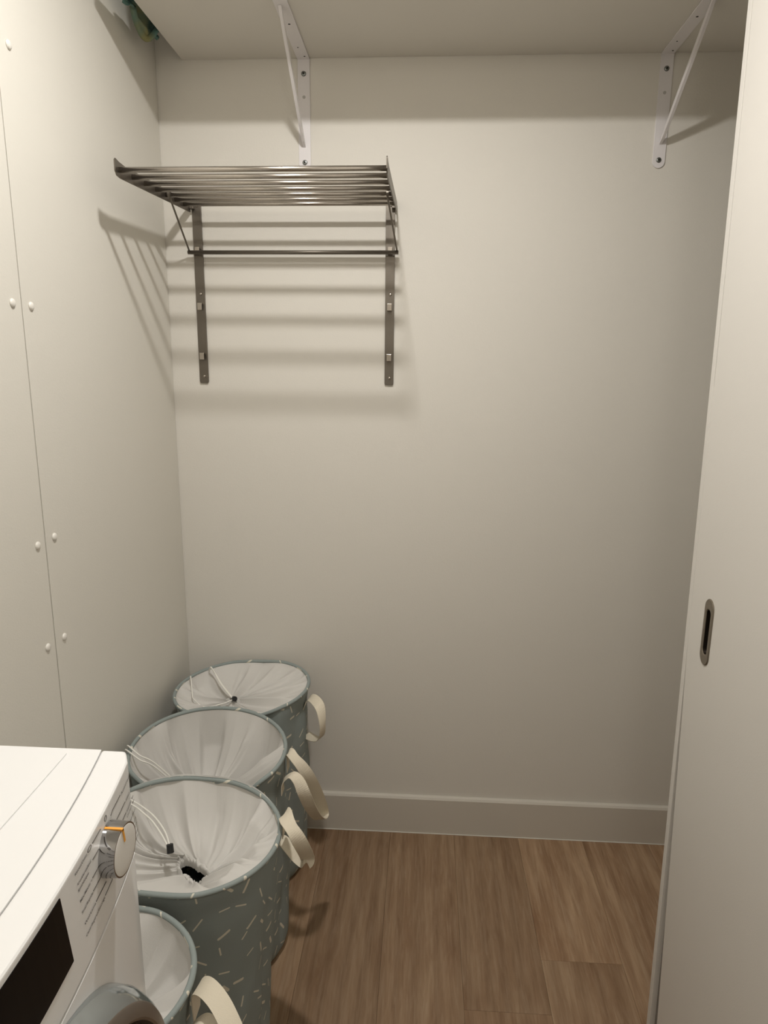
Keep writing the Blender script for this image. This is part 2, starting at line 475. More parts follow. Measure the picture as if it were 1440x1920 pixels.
link('finger_cup', from_bm(bm, 'finger_cup'), mat('cup_metal', (0.05, 0.04, 0.032), 0.3, 0.8), hd, smooth=True, label='dark hollow of the pull')

# ------------------------------------------------------------------ ceiling lamp (above the frame, it lights the room)
lamp = thing('ceiling_lamp', 'round white ceiling lamp above the aisle, out of view', 'lamp', (LAMP.x, LAMP.y, CEIL))
link('lamp_base', from_bm(disc_bm((0, 0, -0.022), (0, 0, 1), 0.055, 0.055, 0.022), 'lamp_base'), M['white_metal'], lamp)
link('lamp_socket', from_bm(disc_bm((0, 0, -0.027), (0, 0, 1), 0.018, 0.02, 0.005), 'lamp_socket'), M['white_metal'], lamp)

fill_mount = thing('added_fill_lamp', 'fill lamp added behind the viewer to brighten the room, out of view', 'lamp', (FILL_POS.x, FILL_POS.y, CEIL))
link('lamp_base', from_bm(disc_bm((0, 0, -0.03), (0, 0, 1), 0.06, 0.06, 0.03), 'lamp_base'), M['white_metal'], fill_mount)  # base that goes with the added fill light

# ------------------------------------------------------------------ shelf and brackets
SF = 1.604
box('wall_shelf', -0.675, XR - 0.002, SF, D - 0.0005, SHELF_Z, SHELF_Z + 0.022, M['shelf'], bev=0.001,
    label='deep off-white board shelf high on the back wall', category='shelf')

def round_end(x0, x1, zlow, zhigh, n=10):
    r = (x1 - x0) / 2; cx = (x0 + x1) / 2
    return [(x1, zhigh), (x0, zhigh)] + [(cx + r * math.cos(PI + PI * k / n), zlow + r + r * math.sin(PI + PI * k / n)) for k in range(n + 1)]

def bracket(xc, brace_dx, label):
    t = thing('shelf_bracket', label, 'bracket', (xc, D, SHELF_Z), 'white shelf brackets')
    h = 0.0165
    z0 = 2.063 - SHELF_Z
    link('wall_plate', from_bm(prism_bm(round_end(-h, h, z0, -0.0002), 'y', -0.0035, -0.0003, 0.0006), 'wall_plate'), M['white_metal'], t)
    link('shelf_arm', from_bm(prism_bm([(-h, -0.0035), (h, -0.0035), (h, SF - D + 0.03), (h * 0.5, SF - D + 0.014), (-h * 0.5, SF - D + 0.014), (-h, SF - D + 0.03)], 'z', -0.0035, -0.0003, 0.0006), 'shelf_arm'), M['white_metal'], t)
    # brace: a thin flat-sided bar, deeper than wide, pointed at both ends
    a = Vector((brace_dx * 0.2, -0.0035, 2.122 - SHELF_Z)); b = Vector((brace_dx, 1.750 - D, -0.0035))
    dvec = (b - a); L = dvec.length; dn = dvec.normalized(); w = Vector((1, 0, 0)); dn2 = dn.cross(w).normalized()
    bm = bmesh.new(); rings = []
    for s_, hw, hd_ in ((0.0, 0.0035, 0.001), (0.06, 0.0035, 0.0055), (0.14, 0.0035, 0.007), (0.5, 0.0035, 0.0075), (0.86, 0.0035, 0.007), (0.95, 0.0035, 0.005), (1.0, 0.0035, 0.001)):
        c = a + dvec * s_
        off = -dn2 * 0.0 
        rings.append([bm.verts.new(c + off + w * sx * hw + dn2 * sz * hd_) for sx, sz in ((-1, -1), (1, -1), (1, 1), (-1, 1))])
    for A, B in zip(rings, rings[1:]):
        for k in range(4): bm.faces.new((A[k], A[(k + 1) % 4], B[(k + 1) % 4], B[k]))
    bm.faces.new(rings[0][::-1]); bm.faces.new(rings[-1])
    link('brace', from_bm(bm, 'brace'), M['white_metal'], t)
    for dx, z in ((0.0, 2.303), (0.0, 2.083)):
        bm = disc_bm((dx, -0.0035, z - SHELF_Z), (0, -1, 0), 0.0068, 0.0062, 0.002, 20, dome=0.0012)
        s = link('screw', from_bm(bm, 'screw'), M['screw'], t, smooth=True)
        link('screw_socket', from_bm(disc_bm((dx, -0.0064, z - SHELF_Z), (0, -1, 0), 0.0026, 0.0026, 0.0009, 6), 'screw_socket'), M['hole'], s)
    link('spare_hole', from_bm(disc_bm((0, -0.0034, 2.246 - SHELF_Z), (0, -1, 0), 0.0042, 0.0042, 0.0004, 18), 'spare_hole'), mat('hole_grey', (0.42, 0.40, 0.38), 0.8), t)
    for yy, dx, rr in ((-0.022, 0.006, 0.0026), (-0.075, -0.002, 0.0021), (-0.2, 0.0, 0.003)):
        link('arm_hole', from_bm(disc_bm((dx, yy, -0.0034), (0, 0, -1), rr, rr, 0.0004, 12), 'arm_hole'), M['hole'], t)
    return t
bracket(-0.3435, -0.004, 'white metal shelf bracket directly above the drying rack')
bracket(0.6125, 0.004, 'white metal shelf bracket near the sliding door, right of the other')

# ------------------------------------------------------------------ towel hanging over the left end of the shelf
tw = thing('towel', 'crumpled green towel lying on the shelf and drooping over its left end', 'towel', (-0.675, 1.84, SHELF_Z + 0.022))
bm = bmesh.new()
nu, nv = 44, 34
G = []
for i in range(nu + 1):
    row = []
    v = i / nu                                   # along the shelf edge, y from 1.73 to 1.93
    y = 1.728 + 0.20 * v
    droop = 0.026 * math.exp(-((v - 0.62) / 0.2) ** 2) - 0.004 + 0.008 * math.sin(v * 17 + 1) * (1 - v)
    for j in range(nv + 1):
        s = j / nv
        if s < 0.45:
            xx = -0.675 + 0.12 * (1 - s / 0.45); zz = SHELF_Z + 0.026
            zz += 0.012 * abs(noise.noise(Vector((xx * 25, y * 18, 3.1))))
        else:
            t_ = (s - 0.45) / 0.55
            xx = -0.679 - 0.030 * math.sin(min(1, t_ * 1.6) * PI / 2) + 0.010 * t_
            zz = SHELF_Z + 0.028 - (0.028 + droop) * t_ ** 1.25
            xx += 0.007 * noise.noise(Vector((y * 38, t_ * 3, 9.7))) * t_ * 2
            y_ = 0.006 * noise.noise(Vector((y * 30, t_ * 4, 2.2))) * t_
        row.append(bm.verts.new((xx + 0.675, y - 1.84 + (y_ if s >= 0.45 else 0), zz - SHELF_Z - 0.022)))
    G.append(row)
for i in range(nu):
    for j in range(nv): bm.faces.new((G[i][j], G[i + 1][j], G[i + 1][j + 1], G[i][j + 1]))
o = link('towel_fold', from_bm(bm, 'towel_fold'), M['towel'], tw, smooth=True)
md = o.modifiers.new('s', 'SOLIDIFY'); md.thickness = 0.004; md.offset = 0
bm = bmesh.new()
bmesh.ops.create_icosphere(bm, subdivisions=4, radius=1)
for v in bm.verts:
    n_ = v.co.normalized()
    r_ = 1 + 0.22 * noise.noise(n_ * 2.3 + Vector((4, 1, 7))) + 0.08 * noise.noise(n_ * 7)
    v.co = Vector((n_.x * 0.115 * r_ + 0.118, n_.y * 0.165 * r_ - 0.005, max(0.0005, n_.z * 0.125 * r_ + 0.055)))
link('towel_heap', from_bm(bm, 'towel_heap'), M['towel'], tw, smooth=True)
# a tucked-in lower roll of the same towel
pts = [(-0.700, 1.78, SHELF_Z + 0.012), (-0.706, 1.81, SHELF_Z - 0.004), (-0.705, 1.84, SHELF_Z - 0.020), (-0.700, 1.858, SHELF_Z - 0.022), (-0.692, 1.874, SHELF_Z - 0.008), (-0.684, 1.886, SHELF_Z + 0.012)]
tube('towel_roll', catmull(pts, 6), 0.0075, M['towel'], tw, 10)
bpy.data.objects['towel_roll']['label'] = 'rolled darker hem of the towel'

# ------------------------------------------------------------------ drying rack
XL, XRR = -0.6535, -0.1055           # upright centres
rk = thing('drying_rack', 'wall-mounted stainless steel drying rack with seven rods on two uprights', 'drying rack', ((XL + XRR) / 2, D, 1.48))
for xc in (XL, XRR):
    o = link('upright', from_bm(prism_bm([(p[0] - rk.location.x, p[1] - 1.48) for p in [(xc - .013, 1.487), (xc - .011, 1.482), (xc + .011, 1.482), (xc + .013, 1.487), (xc + .013, 1.985), (xc - .013, 1.985)]], 'y', -0.006, -0.0003, 0.0006), 'upright'), M['steel_dark'], rk)
    for z in (1.972, 1.735, 1.502):
        s = link('screw', from_bm(disc_bm((xc - rk.location.x + 0.0015, -0.006, z - 1.48), (0, -1, 0), 0.0042, 0.0036, 0.0012, 16, dome=0.0012), 'screw'), M['steel'], o, smooth=True)
    for z in (1.700, 1.560, 1.852):
        bmh = bmesh.new()
        x0 = xc - rk.location.x; z0 = z - 1.48
        box_bm(x0 - 0.0065, x0 + 0.0065, -0.017, -0.006, z0 + 0.006, z0 + 0.0095, 0.0008, bm=bmh)
        box_bm(x0 - 0.0065, x0 + 0.0065, -0.0195, -0.0165, z0 - 0.010, z0 + 0.0095, 0.0008, bm=bmh)
        link('hook', from_bm(bmh, 'hook'), M['steel'], o)
    sgn = -1 if xc < -0.4 else 1
    xs = xc + sgn * 0.0165                      # side rail outside the upright
    RX = xs
    def rz(y): return 1.9475 + (y - 1.56) * 0.040
    y0r, y1r = 1.548, D - 0.012
    out = [(y1r, rz(y1r) - 0.012), (y1r, rz(y1r) + 0.014), (1.60, rz(1.60) + 0.014), (1.57, rz(1.57) + 0.017), (1.553, rz(1.553) + 0.021), (y0r, rz(y0r) + 0.017),
           (y0r, rz(y0r) - 0.004), (1.556, rz(1.556) - 0.013), (1.575, rz(1.575) - 0.016)]
    o2 = link('side_rail', from_bm(prism_bm([(p[0] - D, p[1] - 1.48) for p in out], 'x', RX - 0.0013 - rk.location.x, RX + 0.0013 - rk.location.x, 0.0004), 'side_rail'), M['steel_dark'], rk)
    # hinge block between rail and upright
    hx0, hx1 = sorted((RX - sgn * 0.0012, xc + sgn * 0.004))
    box('hinge', hx0, hx1, D - 0.022, D - 0.006, 1.962, 1.984, M['steel_dark'], rk, bev=0.001)
    # stay: thin rod from the fifth bar down to the lower rod
    px = xc - sgn * (-0.010)
    xa = xs - sgn * 0.014
    tube('stay', [(xa, 1.832, 1.968), (xa, 1.832, 1.952), (xa + sgn * 0.001, 1.845, 1.945), (xs + sgn * 0.003, D - 0.030, 1.853), (xs + sgn * 0.003, D - 0.024, 1.8475)], 0.0026, M['steel_dark'], rk, 8)
    link('clip', from_bm(disc_bm((xa - 0.003 - rk.location.x, 1.832 - D, 1.9585 - 1.48), (1, 0, 0), 0.0085, 0.0085, 0.006, 18), 'clip'), M['steel_dark'], rk)
rods_y = [1.567, 1.637, 1.706, 1.775, 1.842, 1.909, 1.975]
base_x0, base_x1 = XL - 0.016, XRR + 0.016
for yy in rods_y:
    z = 1.9475 + (yy - 1.56) * 0.040
    tube('rod', [(base_x0, yy, z), (base_x1, yy, z)], 0.0058, M['steel'], rk, 16)
tube('towel_rod', [(XL - 0.024, D - 0.0235, 1.846), (XRR + 0.024, D - 0.0235, 1.846)], 0.0055, M['steel_dark'], rk, 14)

# ------------------------------------------------------------------ laundry baskets
def ellipse_pt(p, th):
    cx, cy, ax, ay, ph = p
    u, w = ax * math.cos(th), ay * math.sin(th)
    return cx + u * math.cos(ph) - w * math.sin(ph), cy + u * math.sin(ph) + w * math.cos(ph)

def ridge(th, k, ph):
    return 1 - 2 * abs(math.sin(0.5 * (k * th + ph)))

def saw(th, k, ph):
    u = ((k * th + ph) / (2 * PI)) % 1.0
    return (1 - 2 * u / 0.86) if u < 0.86 else (-1 + 2 * (u - 0.86) / 0.14)

def ribbon_bm(ctrl, width, org, n=8, thick=0.0016):
    """ctrl: list of (point, width direction)"""
    P = catmull([c[0] for c in ctrl], n); Wd = catmull([c[1] for c in ctrl], n)
    bm = bmesh.new(); rings = []
    for i, p in enumerate(P):
        t = (P[min(i + 1, len(P) - 1)] - P[max(i - 1, 0)]).normalized()
        w = Wd[i] - t * Wd[i].dot(t); w.normalize(); nn = t.cross(w)
        p = p - org
        rings.append([bm.verts.new(p + w * a * width / 2 + nn * b * thick / 2) for a, b in ((-1, -1), (-0.33, -1), (0.33, -1), (1, -1), (1, 1), (0.33, 1), (-0.33, 1), (-1, 1))])
    for A, B in zip(rings, rings[1:]):
        for k in range(8): bm.faces.new((A[k], A[(k + 1) % 8], B[(k + 1) % 8], B[k]))
    bm.faces.new(rings[0][::-1]); bm.faces.new(rings[-1])
    return bm

def basket(label, rim, z0, sx, sy, ylo, yhi, bottom, mouth, seed, handle, cords=(), toggle=None, sag=0.05, sag_dir=1.9, sag_min=0.2, pleats=(9, 17, 29), amp=0.011, collar=0.014, cover=0.0, lift=0.0, crump=0.005, slide=1.0, dipf=0.0, folds=()):
    rng = random.Random(seed)
    def K(p): return EYE + (Vector(p) - EYE) * slide          # slide along the sight lines so neighbours clear each other
    c0 = K((rim[0], rim[1], z0)); rim = (c0.x, c0.y, rim[2] * slide, rim[3] * slide, rim[4]); z0 = c0.z
    m0 = K(mouth[:3]); mouth = (m0.x, m0.y, m0.z, *mouth[3:])
    handle = [(K(p), w) for p, w in handle]
    cords = [[K(p) for p in c] for c in cords]
    if toggle: toggle = (K(toggle[0]), toggle[1])
    org = Vector((bottom[0], bottom[1], 0))
    t = thing('laundry_basket', label, 'laundry basket', org, 'laundry baskets in a row along the left wall')
    def clampy(x, y):
        for lim, sg in ((ylo, 1), (yhi, -1)):
            d = (y - lim) * sg
            if d < 0.012: y = lim + sg * (0.012 * math.exp((d - 0.012) / 0.012) if d > -0.2 else 0)
        x = max(x, -0.7415 + 0.0)
        return x, y
    def rimp(th, sh=0.0):
        cx, cy, ax, ay, ph = rim
        x, y = ellipse_pt((cx, cy, ax - sh, ay - sh, ph), th)
        yu = y
        x, y = clampy(x, y)
        dip = dipf * max(0.0, y - yu)               # where a neighbour squeezes the hoop it is also pushed down
        return Vector((x, y, z0 + sx * (x - cx) + sy * (yu - cy) - dip))
    NT = 144
    # rim: fabric-covered wire
    tb = tube_bm([rimp(2 * PI * k / NT, 0.004) - org - Vector((0, 0, 0.0065 * cover * max(0, math.sin(2 * PI * k / NT)))) for k in range(NT)], 0.0052, 10, True, uvs=True)
    link('rim', from_bm(tb, 'rim'), M['sprinkle'], t, smooth=True)
    # body
    bm = bmesh.new(); uvl = bm.loops.layers.uv.new('uv')
    NZ = 36; R = []
    ph0 = [rng.uniform(0, 6.28) for _ in range(6)]
    for j in range(NZ + 1):
        s = j / NZ; row = []
        for k in range(NT):
            th = 2 * PI * k / NT
            a = rimp(th, 0.004)
            bx, by = ellipse_pt((bottom[0], bottom[1], bottom[2], bottom[3], rim[4] * 0.5), th)
            bx, by = clampy(bx, by)
            x, y = a.x + (bx - a.x) * s, a.y + (by - a.y) * s
            z = a.z * (1 - s) + 0.002 * s
            q = Vector((math.cos(th) * 1.7, math.sin(th) * 1.7, s * 2.1 + seed))
            env = math.sin(PI * min(1, s * 1.02)) ** 0.6
            dr = env * (0.013 * noise.noise(q) + 0.006 * noise.noise(q * 2.7 + Vector((0, 0, 5))))
            # sharp vertical creases and a slack swag below the rim
            for c_, am in ((ph0[0], 0.006), (ph0[1], 0.005), (ph0[2], 0.006), (-0.25, 0.007)):
                dth = (th - c_ - 0.15 * math.sin(s * 4 + c_) + PI) % (2 * PI) - PI
                dr -= env * am * math.exp(-abs(dth) / 0.10)
            dr -= 0.006 * math.exp(-((s - 0.10) / 0.05) ** 2) * (0.6 + 0.4 * math.sin(5 * th + ph0[3]))
            # rounded, slightly collapsed foot
            dr -= 0.014 * max(0, (s - 0.93) / 0.07) ** 2
            rr = Vector((x - rim[0], y - rim[1])); l = rr.length
            x += rr.x / l * dr; y += rr.y / l * dr
            x, y = clampy(x, y)
            row.append(bm.verts.new((x - org.x, y - org.y, z)))
        R.append(row)
    circ = 2 * PI * 0.19
    for j in range(NZ):
        for k in range(NT):
            f = bm.faces.new((R[j][k], R[j + 1][k], R[j + 1][(k + 1) % NT], R[j][(k + 1) % NT]))
            u0, u1 = k / NT * circ + seed * 0.37, (k + 1) / NT * circ + seed * 0.37
            v0, v1 = j / NZ * z0, (j + 1) / NZ * z0
            for lp, c in zip(f.loops, ((u0, v0), (u0, v1), (u1, v1), (u1, v0))): lp[uvl].uv = c
    f = bm.faces.new(R[-1])
    for lp in f.loops: lp[uvl].uv = (lp.vert.co.x, lp.vert.co.y)
    link('body', from_bm(bm, 'body'), M['sprinkle'], t, smooth=True, label='blue-grey fabric printed with small cream dashes')
    # liner: funnel from rim to gathered mouth, then a small ruffled collar
    mx, my, mz, ma, mb, mph = mouth
    bm = bmesh.new(); R = []
    NL = 360; NM = 40; NC = 10
    phs = [rng.uniform(0, 6.28) for _ in pleats]
    wob = rng.uniform(0, 6.28)
    for j in range(NM + NC + 1):
        row = []
        for k in range(NL):
            th = 2 * PI * k / NL
            a = rimp(th, 0.0075 - 0.0085 * cover * max(0, math.sin(th))); a.z += -0.001 + 0.003 * cover * max(0, math.sin(th))
            tt = th + 0.35 * math.sin(th + wob) * 0.6
            tw_ = tt + 0.25 * math.sin(2 * th + phs[0])
            m_ = Vector((*ellipse_pt((mx, my, ma, mb, mph), tt), mz))
            pl = sum((saw if kk == pleats[0] else ridge)(tw_ + 0.05 * math.sin(5 * th + p_), kk, p_) * w_ * ((0.2 + 0.8 * (j / NM)) if kk == pleats[2] else 1) for kk, p_, w_ in zip(pleats, phs, (1.0, 0.5, 0.28)))
            pl += 0.8 * noise.noise(Vector((math.cos(th) * 2.2, math.sin(th) * 2.2, seed * 3.3)))
            if j <= NM:
                s = j / NM
                e = s ** 0.92
                p = a.lerp(m_, e)
                p.z -= sag * math.sin(PI * s ** 0.72) * (sag_min + (1 - sag_min) * (0.5 + 0.5 * math.cos(th - sag_dir)))
                env = (s ** 0.6) * (1 - 0.72 * s) * 1.7
                rad = Vector((p.x - mx, p.y - my, 0)); l = max(rad.length, 1e-4)
                fo = 0.0
                for t0, t1, am in folds:                # single deep folds and overlapped panels
                    c_ = (t0 + t1) / 2; h_ = (t1 - t0) / 2
                    u_ = abs((th - c_ + 0.06 * math.sin(3.0 * s + c_) + PI) % (2 * PI) - PI) - h_
                    fo += am / (1 + math.exp(max(-30, min(30, u_ / 0.018))))
                dsp = amp * env * pl + fo * min(1, s * 5) * (1 - 0.75 * s) * 1.5
                p.z += 0.75 * dsp
                p -= rad / l * 0.65 * dsp * min(1, l / 0.08)
                tang = Vector((-rad.y, rad.x, 0)) / l
                p += tang * 0.004 * env * math.sin(pleats[0] * tw_ + 1.3)
                p.z += crump * s * noise.noise(Vector((p.x * 22, p.y * 22, seed))) + lift * s * s * (0.5 + 0.5 * math.cos(th - 0.9))
            else:
                c = (j - NM) / NC                   # rolled, softly ruffled hem, then the neck going down inside
                ruff = 0.5 * math.sin(19 * th + 2 * math.sin(3 * th)) + 0.3 * math.sin(31 * th + 1) + 0.9 * noise.noise(Vector((math.cos(th) * 3, math.sin(th) * 3, seed)))
                d = Vector((m_.x - mx, m_.y - my, 0)); dl = d.length; d.normalize()
                rr_ = collar * 0.5 * (1 + 0.25 * ruff)
                if c < 0.6:
                    a_ = PI * c / 0.6
                    rad_, zz_ = rr_ * math.cos(a_) - rr_, rr_ * math.sin(a_)
                else:
                    rad_, zz_ = -2 * rr_, -(c - 0.6) / 0.4 * 0.014
                rad_ = max(rad_, -dl * 0.55)
                p = Vector((mx, my, mz + amp * 0.25 * pl * (1 - c))) + d * (dl + rad_ + 0.0022 * ruff)
                p.z += zz_ + lift * (0.5 + 0.5 * math.cos(th - 0.9)) + 0.002 * ruff
            row.append(bm.verts.new(p - org))
        R.append(row)
    for A, B in zip(R, R[1:]):
        for k in range(NL): bm.faces.new((A[k], A[(k + 1) % NL], B[(k + 1) % NL], B[k]))
    link('liner', from_bm(bm, 'liner'), M['liner'], t, smooth=True, label='white cotton drawstring liner gathered at its mouth')
    hb = ribbon_bm([(Vector(p), Vector(w)) for p, w in handle], 0.030, org)
    link('handle', from_bm(hb, 'handle'), M['webbing'], t, smooth=False, label='cream webbing carrying handle')
    for cpts in cords:
        o = link('drawcord', from_bm(tube_bm([p - org for p in catmull(cpts, 8)], 0.0018, 8), 'drawcord'), M['cord'], t, smooth=True)
    if toggle:
        tp, td = Vector(toggle[0]), Vector(toggle[1]).normalized()
        bm = disc_bm(tp - org - td * 0.0085, td, 0.0068, 0.0074, 0.017, 20)
        bmesh.ops.bevel(bm, geom=[e for e in bm.edges if len(e.link_faces) == 2 and e.calc_face_angle() > 0.7], offset=0.0015, segments=2, affect='EDGES')
        auto_smooth(link('toggle', from_bm(bm, 'toggle'), M['black'], t, label='black cord stopper'), 0.5)
    return t

Yv, Xv, Zv = (0, 1, 0), (1, 0, 0), (0, 0, 1)
XT = (1, 0.25, 0.1)
basket('blue-grey dashed laundry basket standing in the corner against the back wall',
       (-0.521, 1.850, 0.1996, 0.180, 0.25), 0.602, 0.037, 0.030, 1.722, 2.020, (-0.530, 1.86, 0.186, 0.165),
       (-0.548, 1.838, 0.560, 0.022, 0.016, 0.3), 3,
       [((-0.338, 1.845, 0.545), Yv), ((-0.318, 1.842, 0.580), (0.3, 1, 0.2)), ((-0.285, 1.80, 0.578), (0.3, 0.9, 0.5)), ((-0.272, 1.775, 0.535), (0.4, 1, 0.4)), ((-0.278, 1.785, 0.488), (0.6, 1, 0.2)), ((-0.300, 1.815, 0.462), (0.5, 1, 0)), ((-0.336, 1.865, 0.445), Yv)],
       cords=[[(-0.652, 1.947, 0.600), (-0.641, 1.934, 0.619), (-0.625, 1.925, 0.603), (-0.591, 1.882, 0.588), (-0.541, 1.825, 0.574)],
              [(-0.655, 1.952, 0.600), (-0.644, 1.940, 0.619), (-0.630, 1.930, 0.605), (-0.597, 1.885, 0.590), (-0.547, 1.827, 0.576)],
              [(-0.697, 1.899, 0.592), (-0.690, 1.886, 0.612), (-0.680, 1.862, 0.594), (-0.664, 1.822, 0.575)],
              [(-0.664, 1.822, 0.575), (-0.62, 1.79, 0.565), (-0.57, 1.80, 0.572), (-0.545, 1.822, 0.574)]],
       toggle=((-0.541, 1.826, 0.576), (0.4, -0.7, 0.3)), sag=0.018, sag_min=0.3, amp=0.017, pleats=(8, 15, 27), dipf=0.6, folds=((0.28, 0.5, -0.008), (0.85, 1.05, 0.009), (2.2, 2.55, -0.010), (1.5, 1.66, -0.009), (-0.3, -0.1, 0.008)))
basket('blue-grey dashed laundry basket, second from the back wall, its handle hanging in a long loop',
       (-0.538, 1.570, 0.2014, 0.1910, -0.011), 0.568, -0.033, 0.0758, 1.410, 1.714, (-0.528, 1.56, 0.188, 0.165),
       (-0.560, 1.600, 0.400, 0.022, 0.016, 0.1), 8,
       [((-0.337, 1.598, 0.50), Yv), ((-0.335, 1.598, 0.549), Yv), ((-0.31, 1.576, 0.542), (0.6, 1, 0)), ((-0.285, 1.58, 0.503), (0.9, 0.8, 0)), ((-0.268, 1.609, 0.438), (1, 0.5, 0.1)), ((-0.258, 1.642, 0.37), (1, 0.3, 0.2)), ((-0.255, 1.658, 0.329), (1, 0.2, 0.2)),
        ((-0.257, 1.632, 0.331), (1, 0.1, 0.1)), ((-0.263, 1.581, 0.378), (1, 0.1, 0)), ((-0.271, 1.535, 0.440), (1, 0.2, 0)), ((-0.281, 1.515, 0.490), (1, 0.4, 0)), ((-0.296, 1.520, 0.522), (0.8, 0.8, 0)), ((-0.315, 1.530, 0.53), (0.4, 1, 0)), ((-0.336, 1.530, 0.511), Yv), ((-0.338, 1.530, 0.48), Yv)],
       cords=[[(-0.741, 1.55, 0.575), (-0.735, 1.540, 0.586), (-0.699, 1.522, 0.572), (-0.667, 1.533, 0.545), (-0.60, 1.56, 0.455), (-0.565, 1.595, 0.415)],
              [(-0.741, 1.535, 0.573), (-0.733, 1.524, 0.584), (-0.691, 1.505, 0.570), (-0.662, 1.520, 0.543), (-0.595, 1.55, 0.452), (-0.56, 1.590, 0.415)]],
       toggle=((-0.56, 1.590, 0.418), (1, 0.2, 0.3)), sag=0.05, sag_min=0.35, pleats=(6, 13, 24), amp=0.030, slide=0.967, dipf=0.9, folds=((1.68, 2.05, -0.020), (1.12, 1.24, 0.010), (0.55, 0.9, -0.012), (2.45, 2.7, -0.014), (0.05, 0.3, 0.010)))
basket('blue-grey dashed laundry basket with an open liner mouth, beyond the washing machine',
       (-0.494, 1.254, 0.2099, 0.190, -0.062), 0.5734, -0.048, 0.025, 1.044, 1.402, (-0.515, 1.225, 0.190, 0.172),
       (-0.472, 1.243, 0.468, 0.060, 0.021, -0.70), 5,
       [((-0.292, 1.322, 0.52), Yv), ((-0.288, 1.318, 0.575), (0.2, 1, 0)), ((-0.272, 1.270, 0.592), (0.5, 1, 0)), ((-0.252, 1.250, 0.578), (0.7, 0.8, 0)), ((-0.238, 1.262, 0.535), (1, 0.4, 0.1)), ((-0.236, 1.300, 0.480), (1, 0.1, 0.3)), ((-0.240, 1.303, 0.468), (1, 0, 0.3)),
        ((-0.258, 1.313, 0.472), (1, 0.2, 0.1)), ((-0.280, 1.325, 0.485), (0.8, 0.6, 0)), ((-0.303, 1.340, 0.492), (0.3, 1, 0)), ((-0.318, 1.345, 0.475), Yv)],
       cords=[[(-0.660, 1.35, 0.575), (-0.632, 1.339, 0.570), (-0.602, 1.317, 0.572), (-0.576, 1.309, 0.556), (-0.543, 1.277, 0.547), (-0.521, 1.245, 0.537)],
              [(-0.660, 1.34, 0.573), (-0.632, 1.330, 0.568), (-0.606, 1.309, 0.570), (-0.580, 1.300, 0.554), (-0.548, 1.270, 0.545), (-0.524, 1.243, 0.537)]],
       toggle=((-0.520, 1.243, 0.534), (0.2, -0.4, -1)), sag=0.060, sag_min=-0.1, sag_dir=2.2, pleats=(8, 17, 31), amp=0.020, collar=0.012, cover=1.0, lift=0.022, crump=0.012, slide=0.972, folds=((-0.75, 0.88, 0.016), (0.52, 0.60, -0.009), (0.22, 0.30, -0.009), (-0.10, -0.03, -0.010), (-0.42, -0.34, -0.009), (2.85, 3.5, 0.012), (1.5, 1.62, -0.008)))
basket('blue-grey dashed laundry basket closest to the washing machine, half hidden by its front corner',
       (-0.5504, 0.888, 0.1973, 0.1720, 0.1128), 0.5697, -0.0175, -0.0394, 0.716, 1.036, (-0.540, 0.88, 0.182, 0.165),
       (-0.575, 0.90, 0.455, 0.022, 0.016, 0.2), 12,
       [((-0.352, 0.905, 0.50), Yv), ((-0.348, 0.900, 0.555), (0.2, 1, 0)), ((-0.322, 0.872, 0.590), (0.4, 1, 0.3)), ((-0.290, 0.845, 0.588), (0.5, 1, 0.4)), ((-0.258, 0.815, 0.560), (0.7, 0.9, 0.4)), ((-0.255, 0.825, 0.520), (1, 0.4, 0)),
        ((-0.278, 0.832, 0.525), (0.9, 0.6, 0)), ((-0.300, 0.838, 0.548), (0.7, 0.9, 0)), ((-0.325, 0.850, 0.550), (0.4, 1, 0)), ((-0.350, 0.860, 0.51), Yv), ((-0.352, 0.862, 0.47), Yv)],
       cords=[], toggle=None, sag=0.055, pleats=(6, 11, 23), amp=0.024, slide=0.984, folds=((0.15, 0.75, -0.018), (-0.7, -0.35, 0.012), (1.2, 1.5, 0.012)))

# ------------------------------------------------------------------ washing machine
TZ = 1.10
def xf(y): return -0.305 - 0.03 * ((y - 0.41) / 0.3) ** 2
WY0, WY1 = 0.110, 0.7095
WXB = -0.747
pl_ = box('pedestal', WXB, -0.345, 0.112, 0.707, 0.0, 0.248, M['enamel'], bev=0.004,
          label='white plinth box under the washing machine', category='plinth')
wm = thing('washing_machine', 'white front-loading washing machine with a chrome program knob', 'washing machine', (-0.52, 0.41, 0.248))
wo = wm.location
def bowed(inset0, back=None, y0=WY0, y1=WY1, front_off=0.0, n=28, rc=0.007):
    """plan outline: bowed front, straight back at x=back or at front minus inset0"""
    pts = []
    for k in range(n + 1):
        y = y0 + (y1 - y0) * k / n
        e = min(y - y0, y1 - y)
        cut = rc - math.sqrt(max(0, rc * rc - (rc - e) ** 2)) if e < rc else 0
        pts.append((xf(y) + front_off - cut, y))
    if back is not None:
        pts += [(back, y1), (back, y0)]
    else:
        for k in range(n, -1, -1):
            y = y0 + (y1 - y0) * k / n
            pts.append((xf(y) - inset0, y))
    return [(p[0] - wo.x, p[1] - wo.y) for p in pts]
def wprism(name, outline, z0, z1, m, bev, **k):
    o = link(name, from_bm(prism_bm(outline, 'z', z0 - wo.z, z1 - wo.z, bev, seg=3), name), m, wm, **k)
    auto_smooth(o, 0.5)
    wn = o.modifiers.new('wn', 'WEIGHTED_NORMAL'); wn.keep_sharp = True; wn.weight = 100
    return o
wprism('body', bowed(0, WXB, front_off=-0.0004), 0.2482, 0.9785, M['enamel'], 0.0006)
wprism('inner_band', bowed(0, WXB + 0.002, front_off=-0.006, y0=WY0 + 0.004, y1=WY1 - 0.004), 0.9786, 0.9803, mat('gap_grey', (0.3, 0.29, 0.27), 0.7), 0.0, label='thin groove under the control panel')
wprism('control_panel', bowed(0.0366), 0.9804, TZ, M['enamel'], 0.0040)
